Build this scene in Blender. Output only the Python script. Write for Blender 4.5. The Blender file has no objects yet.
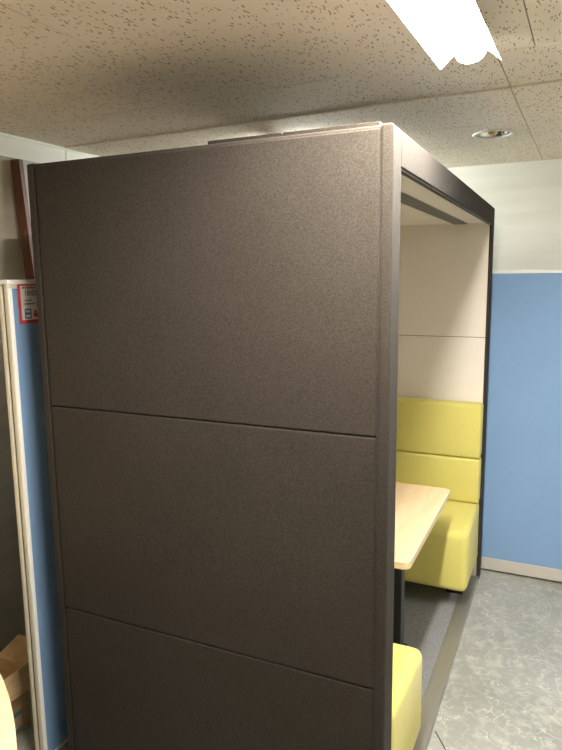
import bpy, bmesh, math, random
from mathutils import Matrix, Vector
random.seed(4)
sc = bpy.context.scene
COL = sc.collection
PI = math.pi

# ------------------------------------------------------------------ materials
def mat(name, color, rough=0.6, metal=0.0, build=None, sheen=0.0, spec=None):
    m = bpy.data.materials.new(name); m.use_nodes = True
    nt = m.node_tree; b = nt.nodes['Principled BSDF']
    b.inputs['Base Color'].default_value = (*color, 1)
    b.inputs['Roughness'].default_value = rough
    b.inputs['Metallic'].default_value = metal
    if sheen: b.inputs['Sheen Weight'].default_value = sheen; b.inputs['Sheen Roughness'].default_value = .4
    if spec is not None: b.inputs['Specular IOR Level'].default_value = spec
    if build: build(nt, b)
    return m
def N(nt, t, **kw):
    n = nt.nodes.new(t)
    for k, v in kw.items():
        if k in n.inputs.keys(): n.inputs[k].default_value = v
        else: setattr(n, k, v)
    return n
def coords(nt, scale=(1, 1, 1), rot=(0, 0, 0)):
    tc = N(nt, 'ShaderNodeTexCoord'); mp = N(nt, 'ShaderNodeMapping')
    mp.inputs['Scale'].default_value = scale; mp.inputs['Rotation'].default_value = rot
    nt.links.new(tc.outputs['Object'], mp.inputs['Vector'])
    return mp.outputs['Vector']
def noise(nt, vec, scale, detail=4, rough=.6):
    n = N(nt, 'ShaderNodeTexNoise'); n.inputs['Scale'].default_value = scale
    n.inputs['Detail'].default_value = detail; n.inputs['Roughness'].default_value = rough
    nt.links.new(vec, n.inputs['Vector']); return n.outputs['Fac']
def ramp(nt, fac, stops):
    r = N(nt, 'ShaderNodeValToRGB'); e = r.color_ramp.elements
    while len(e) < len(stops): e.new(.5)
    for i, (p, c) in enumerate(stops): e[i].position = p; e[i].color = (*c, 1) if len(c) == 3 else c
    nt.links.new(fac, r.inputs['Fac']); return r.outputs['Color']
def mixc(nt, fac, a, b, mode='MIX'):
    m = N(nt, 'ShaderNodeMix', data_type='RGBA', blend_type=mode)
    for s, v in (('Factor', fac), ('A', a), ('B', b)):
        i = [q for q in m.inputs if q.name == s and (q.type == 'RGBA' or (s == 'Factor' and q.type == 'VALUE'))][0]
        if isinstance(v, (int, float)): i.default_value = v
        elif isinstance(v, tuple): i.default_value = (*v, 1)
        else: nt.links.new(v, i)
    return [o for o in m.outputs if o.type == 'RGBA'][0]
def math_(nt, op, a, b=None, c=None):
    m = N(nt, 'ShaderNodeMath', operation=op)
    for i, v in enumerate((a, b, c)):
        if v is None: continue
        if isinstance(v, (int, float)): m.inputs[i].default_value = v
        else: nt.links.new(v, m.inputs[i])
    return m.outputs[0]
def bump(nt, b, h, strength=.3, dist=.002):
    n = N(nt, 'ShaderNodeBump'); n.inputs['Strength'].default_value = strength; n.inputs['Distance'].default_value = dist
    nt.links.new(h, n.inputs['Height']); nt.links.new(n.outputs['Normal'], b.inputs['Normal'])

def fabric(c1, c2, scale=420, st=.35, dist=.0015, blotch=.12):
    def f(nt, b):
        v = coords(nt)
        n = noise(nt, v, scale, 2, .7)
        col = ramp(nt, n, [(.32, c1), (.68, c2)])
        big = noise(nt, v, 3.2, 3)
        col = mixc(nt, 1.0, col, ramp(nt, big, [(.3, (1 - blotch,) * 3), (.7, (1, 1, 1))]), 'MULTIPLY')
        nt.links.new(col, b.inputs['Base Color']); bump(nt, b, n, st, dist)
    return f
def wood(c1, c2, axis=(1, 12, 12), scale=3.0):
    def f(nt, b):
        v = coords(nt, axis)
        n = noise(nt, v, scale, 5, .6)
        nt.links.new(ramp(nt, n, [(.35, c1), (.65, c2)]), b.inputs['Base Color'])
    return f
def plaster(c1, c2, scale=6):
    def f(nt, b):
        v = coords(nt, (.3, .3, 3.0)); n = noise(nt, v, scale, 4)
        nt.links.new(ramp(nt, n, [(.35, c1), (.65, c2)]), b.inputs['Base Color'])
        bump(nt, b, noise(nt, coords(nt), 260, 2), .12, .001)
    return f
def ceiling_tex(nt, b):
    # fissured plasterboard: short dark worm-like pits, most of them lying one way
    v = coords(nt)
    wob = N(nt, 'ShaderNodeTexNoise'); wob.inputs['Scale'].default_value = 30
    nt.links.new(v, wob.inputs['Vector'])
    va = N(nt, 'ShaderNodeVectorMath', operation='MULTIPLY_ADD')
    nt.links.new(wob.outputs['Color'], va.inputs[0]); va.inputs[1].default_value = (.012, .012, 0); nt.links.new(v, va.inputs[2])
    masks = None
    for rot, sx, sy, thr, keep, sub in ((.12, 105, 27, .20, .74, 0), (.50, 90, 27, .17, .84, 7.3), (-.35, 100, 45, .17, .84, 3.1)):
        mp = N(nt, 'ShaderNodeMapping'); mp.inputs['Rotation'].default_value = (0, 0, rot); mp.inputs['Scale'].default_value = (sx, sy, 0)
        mp.inputs['Location'].default_value = (sub, sub * 2, 0)
        nt.links.new(va.outputs[0], mp.inputs['Vector'])
        vo = N(nt, 'ShaderNodeTexVoronoi', voronoi_dimensions='2D'); vo.inputs['Scale'].default_value = 1
        nt.links.new(mp.outputs['Vector'], vo.inputs['Vector'])
        sep = N(nt, 'ShaderNodeSeparateColor'); nt.links.new(vo.outputs['Color'], sep.inputs[0])
        t = math_(nt, 'MULTIPLY', math_(nt, 'GREATER_THAN', sep.outputs[0], keep), thr)
        t = math_(nt, 'MULTIPLY', t, math_(nt, 'MULTIPLY_ADD', sep.outputs[1], .7, .6))
        m = math_(nt, 'LESS_THAN', vo.outputs['Distance'], t)
        masks = m if masks is None else math_(nt, 'MAXIMUM', masks, m)
    ge = N(nt, 'ShaderNodeNewGeometry'); sx_ = N(nt, 'ShaderNodeSeparateXYZ'); nt.links.new(ge.outputs['True Normal'], sx_.inputs[0])
    masks = math_(nt, 'MULTIPLY', masks, math_(nt, 'GREATER_THAN', math_(nt, 'ABSOLUTE', sx_.outputs['Z']), .5))
    big = noise(nt, v, 1.6, 3)
    base = ramp(nt, big, [(.3, CEIL_A), (.7, CEIL_B)])
    nt.links.new(mixc(nt, masks, base, (.34, .25, .16)), b.inputs['Base Color'])
    bump(nt, b, math_(nt, 'SUBTRACT', 1.0, masks), .5, .003)
CEIL_A = (.84, .75, .63); CEIL_B = (.89, .805, .69)
def floor_tex(nt, b):
    v = coords(nt)
    n1 = noise(nt, v, 2.3, 5, .65); n2 = noise(nt, v, 14, 5, .7)
    base = ramp(nt, n1, [(.3, (.215, .22, .20)), (.7, (.33, .335, .305))])
    sc_ = None
    wob = N(nt, 'ShaderNodeTexNoise'); wob.inputs['Scale'].default_value = 7; wob.inputs['Detail'].default_value = 5
    nt.links.new(v, wob.inputs['Vector'])
    va = N(nt, 'ShaderNodeVectorMath', operation='MULTIPLY_ADD')
    nt.links.new(wob.outputs['Color'], va.inputs[0]); va.inputs[1].default_value = (.35, .35, 0); nt.links.new(v, va.inputs[2])
    for s, th, keep in ((6, .03, .45), (13, .05, .47), (31, .07, .47)):
        vo = N(nt, 'ShaderNodeTexVoronoi', feature='DISTANCE_TO_EDGE', voronoi_dimensions='2D'); vo.inputs['Scale'].default_value = s
        nt.links.new(va.outputs[0], vo.inputs['Vector'])
        e = N(nt, 'ShaderNodeMapRange'); e.inputs['From Min'].default_value = 0; e.inputs['From Max'].default_value = th
        e.inputs['To Min'].default_value = 1; e.inputs['To Max'].default_value = 0
        nt.links.new(vo.outputs['Distance'], e.inputs['Value'])
        g = N(nt, 'ShaderNodeMapRange'); g.inputs['From Min'].default_value = keep; g.inputs['From Max'].default_value = keep + .16
        nt.links.new(noise(nt, v, s * .9, 3), g.inputs['Value'])
        m = math_(nt, 'MULTIPLY', e.outputs[0], g.outputs[0])
        sc_ = m if sc_ is None else math_(nt, 'MAXIMUM', sc_, m)
    patch = N(nt, 'ShaderNodeMapRange'); patch.inputs['From Min'].default_value = .5; patch.inputs['From Max'].default_value = .68
    nt.links.new(n2, patch.inputs['Value'])
    sc_ = math_(nt, 'MAXIMUM', math_(nt, 'MULTIPLY', sc_, .6), math_(nt, 'MULTIPLY', patch.outputs[0], .3))
    col = mixc(nt, sc_, base, (.66, .66, .60))
    nt.links.new(col, b.inputs['Base Color'])
    nt.links.new(ramp(nt, n2, [(.3, (.28,) * 3), (.7, (.5,) * 3)]), b.inputs['Roughness'])
def carpet_tex(nt, b):
    v = coords(nt); n = noise(nt, v, 260, 2, .8); n2 = noise(nt, v, 60, 3)
    c = ramp(nt, n, [(.35, (.09, .093, .10)), (.65, (.31, .315, .32))])
    nt.links.new(mixc(nt, .3, c, ramp(nt, n2, [(.3, (.12,) * 3), (.7, (.27,) * 3)])), b.inputs['Base Color'])
    bump(nt, b, n, .6, .004)
def vent_tex(nt, b):
    v = coords(nt, (46, 46, 0)); vo = N(nt, 'ShaderNodeTexVoronoi', voronoi_dimensions='2D'); vo.inputs['Randomness'].default_value = 0
    vo.inputs['Scale'].default_value = 1; nt.links.new(v, vo.inputs['Vector'])
    nt.links.new(ramp(nt, vo.outputs['Distance'], [(.27, (.006,) * 3), (.36, (.16, .15, .14))]), b.inputs['Base Color'])
def brushed(nt, b):
    n = noise(nt, coords(nt, (80, 3, 80)), 4, 4)
    nt.links.new(ramp(nt, n, [(.3, (.38,) * 3), (.7, (.52,) * 3)]), b.inputs['Roughness'])

M = {}
M['brown'] = mat('brown_felt', (.07, .06, .05), .85, build=fabric((.0225, .0185, .0145), (.052, .043, .0345), 360), spec=.12)
M['cream'] = mat('cream_fabric', (.66, .58, .47), .85, build=fabric((.70, .65, .575), (.79, .735, .66), 300, .15, .001, .05))
M['yellow'] = mat('mustard_fabric', (.6, .5, .12), .8, build=fabric((.545, .485, .115), (.67, .605, .18), 380, .25, .001, .06), sheen=.15)
M['birch'] = mat('birch_laminate', (.75, .58, .36), .38, build=wood((.70, .53, .32), (.80, .63, .41), (9, .9, 9), 3))
M['pale'] = mat('pale_wood_laminate', (.68, .54, .35), .45, build=wood((.66, .51, .32), (.71, .56, .37), (9, .9, 9), 3))
M['black'] = mat('black_powder_coat', (.018, .018, .02), .45)
M['alu'] = mat('brushed_aluminium', (.42, .41, .37), .45, .8, build=brushed)
M['carpet'] = mat('grey_loop_carpet', (.1, .1, .1), .95, build=carpet_tex)
M['vent'] = mat('perforated_metal', (.06, .06, .06), .5, build=vent_tex)
M['brown'].node_tree.nodes['Principled BSDF'].inputs['Sheen Weight'].default_value = .02
M['lip'] = mat('dark_lip', (.035, .032, .03), .6)
M['blue'] = mat('blue_fabric', (.2, .36, .6), .85, build=fabric((.185, .315, .535), (.23, .375, .605), 500, .15, .001, .05))
M['frame'] = mat('ivory_painted_metal', (.72, .67, .55), .4, build=plaster((.60, .56, .45), (.66, .61, .50), 3))
M['groove'] = mat('groove_shadow_gap', (.06, .05, .04), .8)
M['white_metal'] = mat('white_enamel', (.82, .82, .79), .35)
M['grey_strip'] = mat('grey_skirting_metal', (.50, .47, .43), .4, build=plaster((.48, .45, .41), (.53, .50, .46), 4))
M['wall'] = mat('off_white_wallpaper', (.74, .74, .68), .8, build=plaster((.70, .70, .635), (.76, .76, .70)))
M['beige'] = mat('beige_wallpaper', (.55, .50, .41), .85, build=plaster((.50, .455, .37), (.58, .53, .44)))
M['ceil'] = mat('fissured_ceiling_board', (.6, .5, .4), .9, build=ceiling_tex)
M['joint'] = mat('ceiling_joint', (.22, .17, .12), .9)
M['floor'] = mat('worn_vinyl_floor', (.25, .25, .23), .4, build=floor_tex)
M['seam'] = mat('floor_joint', (.05, .048, .042), .7)
M['darkwood'] = mat('red_brown_wood', (.12, .045, .025), .5, build=wood((.085, .03, .016), (.15, .058, .032), (14, 14, 1), 3))
M['greyboard'] = mat('grey_laminate', (.36, .345, .32), .5, build=plaster((.34, .325, .30), (.38, .365, .34), 3))
M['card'] = mat('corrugated_card', (.45, .3, .15), .85, build=wood((.40, .26, .12), (.48, .33, .17), (6, 6, 30), 3))
M['paper'] = mat('white_paper', (.82, .82, .80), .6)
M['red'] = mat('red_print', (.62, .06, .07), .6)
M['ink'] = mat('dark_ink', (.05, .05, .055), .6)
M['navy'] = mat('blue_print', (.035, .10, .42), .6)
M['teal'] = mat('teal_print', (.12, .22, .22), .7)
M['pale_print'] = mat('pale_print', (.5, .36, .25), .7)
M['chrome'] = mat('bright_reflector', (.8, .8, .78), .12, 1.0)
M['amber'] = mat('amber_lamp_glass', (.65, .42, .2), .25)
def emis(name, col, s):
    m = mat(name, (.9, .9, .9), .4); b = m.node_tree.nodes['Principled BSDF']
    b.inputs['Emission Color'].default_value = (*col, 1); b.inputs['Emission Strength'].default_value = s; return m
M['tube'] = emis('glowing_fluorescent_tube', (1, .945, .85), 240)
M['fill_tube_side'] = emis('added_fill_tube_beside', (1, .96, .90), 75)
M['fill_tube_rear'] = emis('added_warm_fill_tube', (1, .88, .72), 8)
M['tube_cool'] = emis('glowing_neutral_tube', (.97, 1, .93), 85)

# ------------------------------------------------------------------ geometry helpers
def rbox(bm, lo, hi, r=0.0, seg=3):
    """a box, all its edges rounded by r"""
    t = bmesh.new(); bmesh.ops.create_cube(t, size=1)
    for v in t.verts:
        v.co = Vector([lo[i] + (v.co[i] + .5) * (hi[i] - lo[i]) for i in range(3)])
    if r > 0: bmesh.ops.bevel(t, geom=list(t.edges), offset=r, segments=seg, affect='EDGES', profile=.5)
    merge(bm, t)
def merge(bm, t, mtx=None):
    if mtx is not None: t.transform(mtx)
    me = bpy.data.meshes.new('tmp'); t.to_mesh(me); t.free(); bm.from_mesh(me); bpy.data.meshes.remove(me)
def cyl(bm, a, b, r, n=20, r2=None):
    a, b = Vector(a), Vector(b); d = b - a
    t = bmesh.new(); bmesh.ops.create_cone(t, cap_ends=True, segments=n, radius1=r, radius2=r if r2 is None else r2, depth=d.length)
    merge(bm, t, Matrix.Translation((a + b) / 2) @ d.to_track_quat('Z', 'Y').to_matrix().to_4x4())
def prism(bm, pts, axis, lo, hi):
    """outline pts (2-D) extruded along an axis"""
    def P(u, v, w): return {'x': (w, u, v), 'y': (u, w, v), 'z': (u, v, w)}[axis]
    A = [bm.verts.new(P(u, v, lo)) for u, v in pts]; B = [bm.verts.new(P(u, v, hi)) for u, v in pts]
    n = len(pts)
    fs = [bm.faces.new(A), bm.faces.new(B[::-1])] + [bm.faces.new((A[i], B[i], B[(i + 1) % n], A[(i + 1) % n])) for i in range(n)]
    return fs
def slab(bm, quad, t):
    """a sheet through four corners, thickness t"""
    q = [Vector(p) for p in quad]; n = (q[1] - q[0]).cross(q[3] - q[0]).normalized() * t
    A = [bm.verts.new(p) for p in q]; B = [bm.verts.new(p + n) for p in q]
    bm.faces.new(A[::-1]); bm.faces.new(B)
    for i in range(4): bm.faces.new((A[i], A[(i + 1) % 4], B[(i + 1) % 4], B[i]))
def part(name, bm, m, parent=None, smooth=False, mtx=None):
    """links bm (in world coordinates) as one object, as a child when a parent is given"""
    if mtx is not None: bm.transform(mtx)
    bmesh.ops.recalc_face_normals(bm, faces=bm.faces)
    me = bpy.data.meshes.new(name); o = bpy.data.objects.new(name, me); COL.objects.link(o)
    off = Vector((0, 0, 0)); p = parent
    while p is not None: off += p.location; p = p.parent
    if parent is None:
        c = [v.co.copy() for v in bm.verts]
        off = Vector(((min(v.x for v in c) + max(v.x for v in c)) / 2, (min(v.y for v in c) + max(v.y for v in c)) / 2, min(v.z for v in c)))
        o.location = off
    bm.transform(Matrix.Translation(-off))
    bm.to_mesh(me); bm.free(); me.materials.append(m)
    if smooth:
        for f in me.polygons: f.use_smooth = True
    if parent is not None: o.parent = parent
    return o
def B(lo, hi, r=0, seg=3):
    bm = bmesh.new(); rbox(bm, lo, hi, r, seg); return bm
def tag(o, label, cat, group=None):
    o['label'] = label; o['category'] = cat
    if group: o['group'] = group
    return o
def thing(name, loc, label, cat, group=None):
    o = bpy.data.objects.new(name, None); COL.objects.link(o); o.location = loc; o.empty_display_size = .1
    return tag(o, label, cat, group)
def struct(name, bm, m):
    o = part(name, bm, m); o['kind'] = 'structure'; return o
def text_part(name, s, size, m, parent, mtx):
    cu = bpy.data.curves.new(name, 'FONT'); cu.body = s; cu.size = size; cu.extrude = .0003
    t = bpy.data.objects.new(name, cu); COL.objects.link(t)
    dg = bpy.context.evaluated_depsgraph_get(); me = bpy.data.meshes.new_from_object(t.evaluated_get(dg))
    bpy.data.objects.remove(t); bm = bmesh.new(); bm.from_mesh(me); bpy.data.meshes.remove(me)
    return part(name, bm, m, parent, mtx=mtx)

# ------------------------------------------------------------------ the room
X0, X1, Y0, Y1, ZC = -1.95, 3.2, -4.4, 2.55, 2.4
ZF = 2.393
bm = bmesh.new(); rbox(bm, (-2.3, Y0 - .1, -.1), (X1 + .1, Y1 + .1, 0)); struct('floor', bm, M['floor'])
bm = bmesh.new()
slab(bm, [(.006, .735, .0004), (1.6, -1.68, .0004), (1.604, -1.677, .0004), (.010, .738, .0004)], .0006)
struct('trim_1', bm, M['seam'])
# ceiling boards with open joints, turned a little against the booth
ROT = Matrix.Rotation(-.028, 4, 'Z')
def ceiling():
    bm = bmesh.new(); g = .0016
    def row(y0, y1, xs, ZC=ZC):
        for a, b in zip(xs, xs[1:]): rbox(bm, (a + g, y0 + g, ZC), (b - g, y1 - g, 2.412))
    far = [-2.3, -1.683, .137, 1.957, 3.4]; near = [-2.3, -1.99, -.872, .246, 1.364, 2.482, 3.4]
    ys = [-4.9, -3.99, -3.08, -2.17, -1.26, -.35, .587]
    for k, (a, b) in enumerate(zip(ys, ys[1:])): row(a, b, near)
    ys = [.587, .963, 1.475, 1.93, 2.385, 2.9]
    for k, (a, b) in enumerate(zip(ys, ys[1:])): row(a, b, far, ZC if b < 1 else ZF)
    o = part('ceiling', bm, M['ceil'], mtx=ROT)
    # round opening for the downlight
    c = bmesh.new(); cyl(c, (DX, DY, ZC - .1), (DX, DY, ZC + .1), .078, 40)
    cut = part('cutter', c, M['joint'])
    md = o.modifiers.new('hole', 'BOOLEAN'); md.operation = 'DIFFERENCE'; md.object = cut; md.solver = 'EXACT'
    bpy.context.view_layer.update()
    dg = bpy.context.evaluated_depsgraph_get(); me = bpy.data.meshes.new_from_object(o.evaluated_get(dg))
    o.modifiers.clear(); o.data = me
    bpy.data.objects.remove(cut)
    o['kind'] = 'structure'
DX, DY = .028, 1.685
ceiling()
bm = B((-2.5, Y0 - .2, ZC + .09), (X1 + .3, Y1 + .2, ZC + .12)); struct('trim_2', bm, M['joint'])
bm = B((-2.3, Y1, 0), (X1, Y1 + .1, ZC + .1)); struct('wall_back', bm, M['wall'])
bm = B((X1, Y0, 0), (X1 + .1, Y1 + .1, ZC + .1)); struct('wall_right', bm, M['wall'])
bm = B((-2.3, Y0 - .1, 0), (X1 + .1, Y0, ZC + .1)); struct('wall_front', bm, M['wall'])
LW = Matrix.Translation((X0, .645, 0)) @ Matrix.Rotation(-.035, 4, 'Z')     # the left wall's own frame
def struct_at(name, bm, m, mtx):
    o = part(name, bm, m, mtx=mtx); o['kind'] = 'structure'; return o
bm = bmesh.new(); rbox(bm, (-.12, -5.2, 0), (-.018, 2.2, 2.2975)); struct_at('wall_left', bm, M['beige'], LW)   # lower, papered part
bm = bmesh.new(); rbox(bm, (-.12, -5.2, 2.2975), (0, .386, 2.405), .002, 1); rbox(bm, (-.12, .389, 2.2975), (0, 2.2, 2.405), .002, 1)
rbox(bm, (-.05, -5.2, 2.386), (.006, 2.2, 2.3985), .002, 1)
struct_at('trim_3', bm, M['wall'], LW)

# ------------------------------------------------------------------ meeting booth
W, L, H, T = 1.141, 2.141, 2.10, .087
booth = thing('meeting_booth', (-W / 2, L / 2, 0), 'large dark brown felt meeting booth, open on its right side', 'booth')
bm = B((-W, 0, 0), (0, T, H), .010, 4); part('side_wall', bm, M['brown'], booth)
bm = B((-W, L - T, 0), (0, L, H), .006, 3); part('side_wall', bm, M['brown'], booth)
for z0, z1 in ((.02, .652), (.652, 1.348), (1.348, 2.092)):
    bm = B((-W + .034, -.006, z0 + .0015), (-.0325, .03, z1 - .0015), .004, 3); part('felt_panel', bm, M['brown'], booth)
    bm = B((-W + .033, L - .03, z0 + .0015), (-.031, L + .005, z1 - .0015), .004, 3); part('felt_panel', bm, M['brown'], booth)
for x0, x1 in ((-W - .0008, -W + .030), (-.0285, .0008)):
    bm = B((x0, -.0055, .001), (x1, T - .004, H + .0006), .007, 4); part('edge_trim', bm, M['brown'], booth)
bm = B((-W, T, 0), (-W + .06, L - T, H), .004); part('back_wall', bm, M['brown'], booth)
bm = B((-W + .06, T, 2.034), (-.014, L - T, H - .002), 0); part('roof', bm, M['brown'], booth)
bm = B((-.014, T - .004, 2.012), (-.0005, L - T + .004, H), .004, 2); part('front_rail', bm, M['brown'], booth)
bm = B((-.017, T, 2.006), (-.003, L - T, 2.013), .001, 1); part('rail_lip', bm, M['lip'], booth)
bm = B((-W + .06, T, 2.018), (-.016, L - T, 2.034)); part('ceiling_panel', bm, M['cream'], booth)
bm = B((-.198, T + .02, 2.0155), (-.122, L - T - .009, 2.0185), .001, 1); part('vent_strip', bm, M['vent'], booth)
for x0, x1 in ((-.56, -.333), (-.327, -.06)):
    bm = B((x0, .10, H - .004), (x1, L - .1, H + .031), .003, 2); part('roof_board', bm, M['brown'], booth)
for a, b in ((.03, 1.409), (1.412, 2.018)):
    bm = B((-W + .06, L - T - .008, a), (-.014, L - T + .001, b), .002, 2); part('lining_panel', bm, M['cream'], booth)
    bm = B((-W + .06, T - .001, a), (-.014, T + .008, b), .002, 2); part('lining_panel', bm, M['cream'], booth)
    bm = B((-W + .059, T + .008, a), (-W + .068, L - T - .008, b), .002, 2); part('lining_panel', bm, M['cream'], booth)
bm = B((-W + .06, T, 0.0), (-.066, L - T, .028)); part('carpet', bm, M['carpet'], booth)
bm = bmesh.new(); rbox(bm, (-.068, T - .002, 0), (-.001, L - T + .002, .03), .002, 2); part('sill', bm, M['alu'], booth)

# ------------------------------------------------------------------ the two benches and the booth table
def bench(y_back, s, label):
    """s = +1: faces +y (back on y_back); s = -1: faces -y"""
    r = thing('bench_seat', (-W / 2, y_back + s * .25, .028), label, 'bench', 'mustard benches inside the booth')
    x0, x1 = -W + .072, -.006
    def Y(d0, d1): a, b = y_back + s * d0, y_back + s * d1; return min(a, b), max(a, b)
    a, b = Y(.004, .452)
    bm = B((x0, a, .142), (x1, b, .462), .034, 5)
    for v in bm.verts:                       # the seat rises a little to the back
        if v.co.z > .3: v.co.z += .045 * (1 - abs(v.co.y - y_back) / .452)
    part('seat', bm, M['yellow'], r, True)
    a, b = Y(.004, .098)
    xb = x1 if s < 0 else x1 - .04
    part('back_cushion', B((x0, a, .500), (xb, b, .752), .016, 4), M['yellow'], r, True)
    part('back_cushion', B((x0, a, .755), (xb, b, 1.056), .016, 4), M['yellow'], r, True)
    for fx in (x0 + .06, x1 - .075):
        for d in (.03, .18):
            a, b = Y(d, d + .06)
            part('foot', B((fx - .06, a, .028), (fx + .03, b, .146), .003, 2), M['black'], r)
    return r
bench(L - T - .012, -1, 'mustard yellow bench against the far cream wall of the booth, facing the viewer')
bench(T + .012, 1, 'mustard yellow bench right behind the brown panel, only its end showing')

tb = thing('booth_table', (-.55, 1.08, .028), 'pale birch table between the two mustard benches', 'table')
def rrect(x0, x1, y0, y1, r, n=8):
    pts = []
    for cx, cy, a0 in ((x1 - r, y1 - r, 0), (x0 + r, y1 - r, PI / 2), (x0 + r, y0 + r, PI), (x1 - r, y0 + r, 1.5 * PI)):
        for k in range(n + 1):
            a = a0 + k * PI / 2 / n; pts.append((cx + r * math.cos(a), cy + r * math.sin(a)))
    return pts
bm = bmesh.new(); prism(bm, rrect(-1.06, -.083, .63, 1.505, .03), 'z', .694, .72)
part('tabletop', bm, M['birch'], tb)
for x in (-.25, -.86):
    part('leg', B((x - .02, 1.05, .05), (x + .042, 1.11, .694), .004, 2), M['black'], tb)
    part('foot_bar', B((x - .02, .97, .028), (x + .042, 1.19, .055), .004, 2), M['black'], tb)
part('crossbar', B((-.86, 1.065, .62), (-.25, 1.095, .66), .003, 2), M['black'], tb)

# ------------------------------------------------------------------ blue partition at the left
pt = thing('partition_screen', (-1.275, .6, 0), 'blue fabric partition with ivory edge, at left behind the booth', 'partition', None)
bm = bmesh.new()
rbox(bm, (-1.310, 0, .012), (-1.293, .03, 1.736), .004, 3); rbox(bm, (-1.285, 0, .012), (-1.266, .012, 1.736), .004, 3)
part('edge_post', bm, M['frame'], pt)
part('groove', B((-1.294, .007, .012), (-1.284, .03, 1.733)), M['groove'], pt)
part('edge_post', B((-1.310, 1.188, .012), (-1.266, 1.2, 1.736), .004), M['frame'], pt)
part('fabric_panel', B((-1.309, .012, .016), (-1.2645, 1.188, 1.722), .002, 1), M['blue'], pt)
part('edge_strip', B((-1.268, .002, .012), (-1.2625, .016, 1.724), .001, 1), M['white_metal'], pt)
part('top_cap', B((-1.313, -.003, 1.736), (-1.261, 1.203, 1.751), .003, 2), M['white_metal'], pt)
part('top_rail', B((-1.311, .012, 1.722), (-1.264, 1.188, 1.7365), .001, 1), M['frame'], pt)
part('base_rail', B((-1.310, .012, .004), (-1.262, 1.188, .016), .001, 1), M['white_metal'], pt)
part('foot', B((-1.30, .14, 0), (-1.27, .17, .005)), M['black'], pt)
part('foot', B((-1.30, 1.07, 0), (-1.27, 1.10, .005)), M['black'], pt)

# notice stuck on its blue face; local frame: u along +y, v up
nt_ = thing('notice_sheet', (-1.2642, .07, 1.61), 'small red edged notice stuck high on the left blue partition', 'notice')
def nb(u0, u1, v0, v1, w): return B((-1.2644, .062 + u0, 1.609 + v0), (-1.2644 + w, .062 + u1, 1.609 + v1))
part('red_border', nb(-.024, .2, -.004, .131, .0008), M['red'], nt_)
part('sheet', nb(-.012, .188, .008, .122, .0014), M['paper'], nt_)
FR = Matrix(((0, 0, 1, 0), (1, 0, 0, 0), (0, 1, 0, 0), (0, 0, 0, 1)))
def tp(name, s, size, m, u, v): text_part(name, s, size, m, nt_, Matrix.Translation((-1.2644 + .0017, .062 + u, 1.609 + v)) @ FR)
def strokes(name, m, u, v, widths, h):
    bm = bmesh.new(); x = u
    for k, wd in enumerate(widths):
        rbox(bm, (-1.2644, .062 + x, 1.609 + v), (-1.2644 + .0018, .062 + x + wd, 1.609 + v + h * (1 if k % 2 else .75))); x += wd + .0022
    part(name, bm, m, nt_)
strokes('title_line', M['red'], -.006, .112, (.004, .006, .005, .006, .004, .006, .007, .005, .006, .005, .006), .007)
tp('large_text', '18:01', .026, M['ink'], .002, .088)
strokes('small_line', M['ink'], .002, .071, (.003, .004, .003, .005, .004, .003), .004)
strokes('small_line', M['ink'], .002, .059, (.006, .005, .006, .004, .005, .005), .0055)
bm = nb(.0, .028, .012, .045, .0019); part('blue_square', bm, M['navy'], nt_)
bm = nb(.004, .024, .032, .041, .0023); part('white_mark', bm, M['paper'], nt_)
bm = nb(.004, .024, .016, .026, .0023); part('white_mark', bm, M['paper'], nt_)
for u in (.040, .062):
    bm = bmesh.new(); cyl(bm, (-1.2642, .062 + u + .006, 1.609 + .024), (-1.2623, .062 + u + .006, 1.609 + .024), .0085, 20)
    rbox(bm, (-1.2642, .062 + u + .002, 1.609 + .030), (-1.2623, .062 + u + .010, 1.609 + .040))
    part('red_emblem', bm, M['red'], nt_)

# ------------------------------------------------------------------ blue partition at the right, behind the booth
pr = thing('partition_screen', (.45, 2.225, 0), 'wide blue fabric partition standing at right beyond the booth, before the white wall', 'partition', None)
part('fabric_panel', B((-.28, 2.203, .085), (1.18, 2.247, 1.752), .002, 1), M['blue'], pr)
part('base_rail', B((-.3, 2.199, .014), (1.2, 2.251, .086), .002, 2), M['grey_strip'], pr)
part('top_rail', B((-.3, 2.199, 1.752), (1.2, 2.251, 1.768), .002, 2), M['white_metal'], pr)
for x in (-.3, 1.18): part('edge_post', B((x, 2.199, .086), (x + .02, 2.251, 1.752), .002, 1), M['frame'], pr)
for x in (-.15, 1.0): part('foot', B((x, 2.16, 0), (x + .04, 2.29, .014)), M['black'], pr)

# ------------------------------------------------------------------ board leaning on the left wall
bd = thing('leaning_board', (-1.85, 1.0, 0), 'tall grey board with red-brown wooden edge leaning against the left wall', 'board')
def lean(a, b, y0, y1):   # the board's section in x, swept along y; a..b across its thickness
    bm = bmesh.new(); s = -.082
    xs = lambda z, q: .176 + s * z + q
    prism(bm, [(xs(0, a), 0.0), (xs(0, b), 0.0), (xs(2.29, b), 2.29), (xs(2.29, a), 2.29)], 'y', y0 - .645, y1 - .645); bm.transform(LW)
    return bm
part('wooden_edge', lean(-.002, .053, .70, .722), M['darkwood'], bd)
part('board_face', lean(0, .049, .722, 1.58), M['greyboard'], bd)

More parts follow.
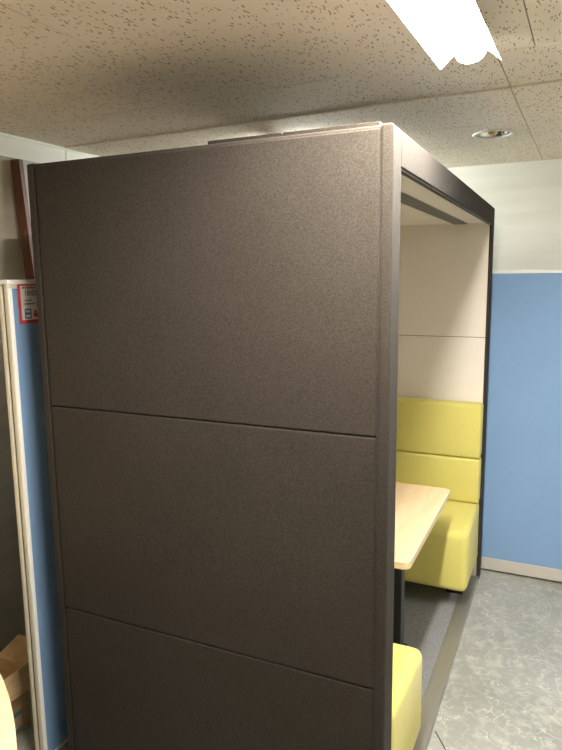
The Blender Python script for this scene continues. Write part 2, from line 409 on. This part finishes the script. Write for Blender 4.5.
# ------------------------------------------------------------------ cardboard carton
cb = thing('cardboard_box', (-1.62, -.03, 0), 'open brown cardboard box with raised flaps on the floor behind the left partition', 'box')
bx0, bx1, by0, by1, bz = -1.70, -1.465, -.20, .125, .262; t = .005
bm = bmesh.new()
rbox(bm, (bx0, by0, 0), (bx1, by1, t))
rbox(bm, (bx0, by0, t), (bx0 + t, by1, bz)); rbox(bm, (bx1 - t, by0, t), (bx1, by1, bz))
rbox(bm, (bx0 + t, by0, t), (bx1 - t, by0 + t, bz)); rbox(bm, (bx0 + t, by1 - t, t), (bx1 - t, by1, bz))
part('carton', bm, M['card'], cb)
bm = bmesh.new(); slab(bm, [(bx1, by0, bz), (bx1, by1 + .02, bz), (bx1 + .035, by1 + .02, bz - .075), (bx1 + .035, by0, bz - .075)], t); part('flap', bm, M['card'], cb)
bm = bmesh.new(); slab(bm, [(bx1, by1, bz), (bx0 + .08, by1, bz), (bx0 + .10, by1 + .095, bz + .045), (bx1, by1 + .095, bz + .045)], t); part('flap', bm, M['card'], cb)
bm = bmesh.new(); slab(bm, [(bx0, by0, bz), (bx0, by1, bz), (bx0 - .03, by1 + .01, bz + .11), (bx0 - .03, by0, bz + .11)], t); part('flap', bm, M['card'], cb)
bm = B((bx1, .03, .012), (bx1 + .001, .085, .098)); p_ = part('printed_label', bm, M['pale_print'], cb)
for z in (.012, .082): part('teal_band', B((bx1, .03, z), (bx1 + .0018, .085, z + .018)), M['teal'], p_)

# ------------------------------------------------------------------ large pale table near the viewer (only its curved edge shows)
tl = thing('meeting_table', (-1.0, -1.4, 0), 'pale wooden table with curved edge, cut off at bottom left', 'table')
pts = []; cx, cy, R_ = -1.664, -1.7315, 1.498
a0 = math.atan2(-2.4 - cy, math.sqrt(R_ ** 2 - (-2.4 - cy) ** 2)); a1 = math.acos((-1.86 - cx) / R_)
pts.append((-1.86, -2.4))
for k in range(49):
    a = a0 + (a1 - a0) * k / 48; pts.append((cx + R_ * math.cos(a), cy + R_ * math.sin(a)))
bm = bmesh.new(); prism(bm, pts, 'z', .69, .72); part('tabletop', bm, M['pale'], tl)
for x, y in ((-1.75, -.55), (-1.75, -2.25), (-.75, -1.0), (-.6, -2.2)):
    bm = bmesh.new(); cyl(bm, (x, y, 0), (x, y, .69), .025); part('leg', bm, M['black'], tl, True)

# ------------------------------------------------------------------ lamps
def tube_lamp(x, y, rot, label, wings=True, m='tube'):
    r = thing('fluorescent_light', (x, y, 2.4 if wings else ZF), label, 'ceiling light', 'fluorescent lights')
    ZC = 2.4 if wings else ZF; half = .627; F = Matrix.Translation((x, y, 0)) @ Matrix.Rotation(rot, 4, 'Z')
    bm = bmesh.new(); prism(bm, [(-.045, ZC), (.045, ZC), (.032, ZC - .034), (-.032, ZC - .034)] if wings else [(-.03, ZC), (.03, ZC), (.02, ZC - .02), (-.02, ZC - .02)], 'y', -half, half); part('housing', bm, M['white_metal'], r, mtx=F)
    if wings:
        for s in (-1, 1):
            bm = bmesh.new(); prism(bm, [(s * .035, 2.374), (s * .083, 2.330), (s * .0835, 2.332), (s * .036, 2.378)], 'y', -half, half)
            part('reflector', bm, M['white_metal'], r, mtx=F)
        bm = bmesh.new(); prism(bm, [(.041 * math.cos(PI * k / 16), 2.3655 - .030 * math.sin(PI * k / 16)) for k in range(17)], 'y', -half + .002, half - .002)
        part('diffuser', bm, M[m], r, mtx=F)
        for s in (-1, 1):
            bm = bmesh.new(); prism(bm, [(.043 * math.cos(PI * k / 16), 2.3665 - .032 * math.sin(PI * k / 16)) for k in range(17)], 'y', s * half - .0015, s * half + .0015); part('end_cap', bm, M['white_metal'], r, mtx=F)
        return r
    zt = 2.343
    bm = bmesh.new(); cyl(bm, (0, -half + .03, zt), (0, half - .012, zt), .0165, 20); part('tube', bm, M[m], r, True, mtx=F)
    for s in (-1, 1):
        bm = bmesh.new(); rbox(bm, (-.014, s * (half - .011) - .008, zt - .012), (.014, s * (half - .011) + .008, 2.372), .003, 2); part('lamp_holder', bm, M['white_metal'], r, mtx=F)
    return r
tube_lamp(.083, -.195, -.033, 'blazing fluorescent ceiling light above the front corner of the booth')
tube_lamp(.03, -2.9, -.033, 'unseen fluorescent ceiling light added as fill behind the viewer, in line with the one above the booth', m='fill_tube_rear')  # added out of view as weak warm fill from the front
tube_lamp(1.75, .75, -.033, 'unseen fluorescent ceiling light added as fill over the open floor at right', m='fill_tube_side')  # added out of frame to brighten the right floor and booth interior
tube_lamp(-.85, 1.9, -.033, 'bare fluorescent batten hidden beyond the booth roof', False, 'tube_cool')

dl = thing('downlight', (DX, DY, ZF - .006), 'small round recessed downlight in the ceiling above the booth opening', 'ceiling light')
bm = bmesh.new()
n = 48; prof = [(.080, ZF), (.092, ZF - .001), (.093, ZF - .004), (.088, ZF - .007), (.076, ZF - .005), (.074, ZF + .002)]
rings = [[bm.verts.new((DX + r * math.cos(2 * PI * k / n), DY + r * math.sin(2 * PI * k / n), z)) for k in range(n)] for r, z in prof]
for a, b in zip(rings, rings[1:] + rings[:1]):
    for k in range(n): bm.faces.new((a[k], a[(k + 1) % n], b[(k + 1) % n], b[k]))
part('trim_ring', bm, M['white_metal'], dl, True)
bm = bmesh.new(); prof = [(.0755, ZF + .001), (.068, ZF + .03), (.052, ZF + .06), (.02, ZF + .075)]
rings = [[bm.verts.new((DX + r * math.cos(2 * PI * k / n), DY + r * math.sin(2 * PI * k / n), z)) for k in range(n)] for r, z in prof]
for a, b in zip(rings, rings[1:]):
    for k in range(n): bm.faces.new((a[k], a[(k + 1) % n], b[(k + 1) % n], b[k]))
bm.faces.new(rings[-1]); part('reflector_cup', bm, M['chrome'], dl, True)
bm = bmesh.new(); bmesh.ops.create_uvsphere(bm, u_segments=20, v_segments=12, radius=.026)
bm.transform(Matrix.Translation((DX, DY, ZF + .022)) @ Matrix.Diagonal((1, 1, 1.3, 1))); part('bulb', bm, M['amber'], dl, True)

# ------------------------------------------------------------------ camera and view
cam = bpy.data.cameras.new('camera'); co = bpy.data.objects.new('camera', cam); COL.objects.link(co)
co.location = (.393438, -1.495798, 1.751641); co.rotation_euler = (1.414746, .0118737, .4289819)
cam.sensor_fit = 'VERTICAL'; cam.sensor_height = 36; cam.sensor_width = 27; cam.lens = 627.291 / 750 * 36
cam.clip_start = .02
sc.camera = co
w = bpy.data.worlds.new('world'); sc.world = w; w.use_nodes = True
w.node_tree.nodes['Background'].inputs['Color'].default_value = (.5, .5, .5, 1)
w.node_tree.nodes['Background'].inputs['Strength'].default_value = .05
vs = sc.view_settings; vs.view_transform = 'Standard'; vs.look = 'None'; vs.exposure = .5; vs.gamma = 1
vs.use_curve_mapping = False
sc.cycles.use_denoising = True
sc.cycles.max_bounces = 10; sc.cycles.diffuse_bounces = 6
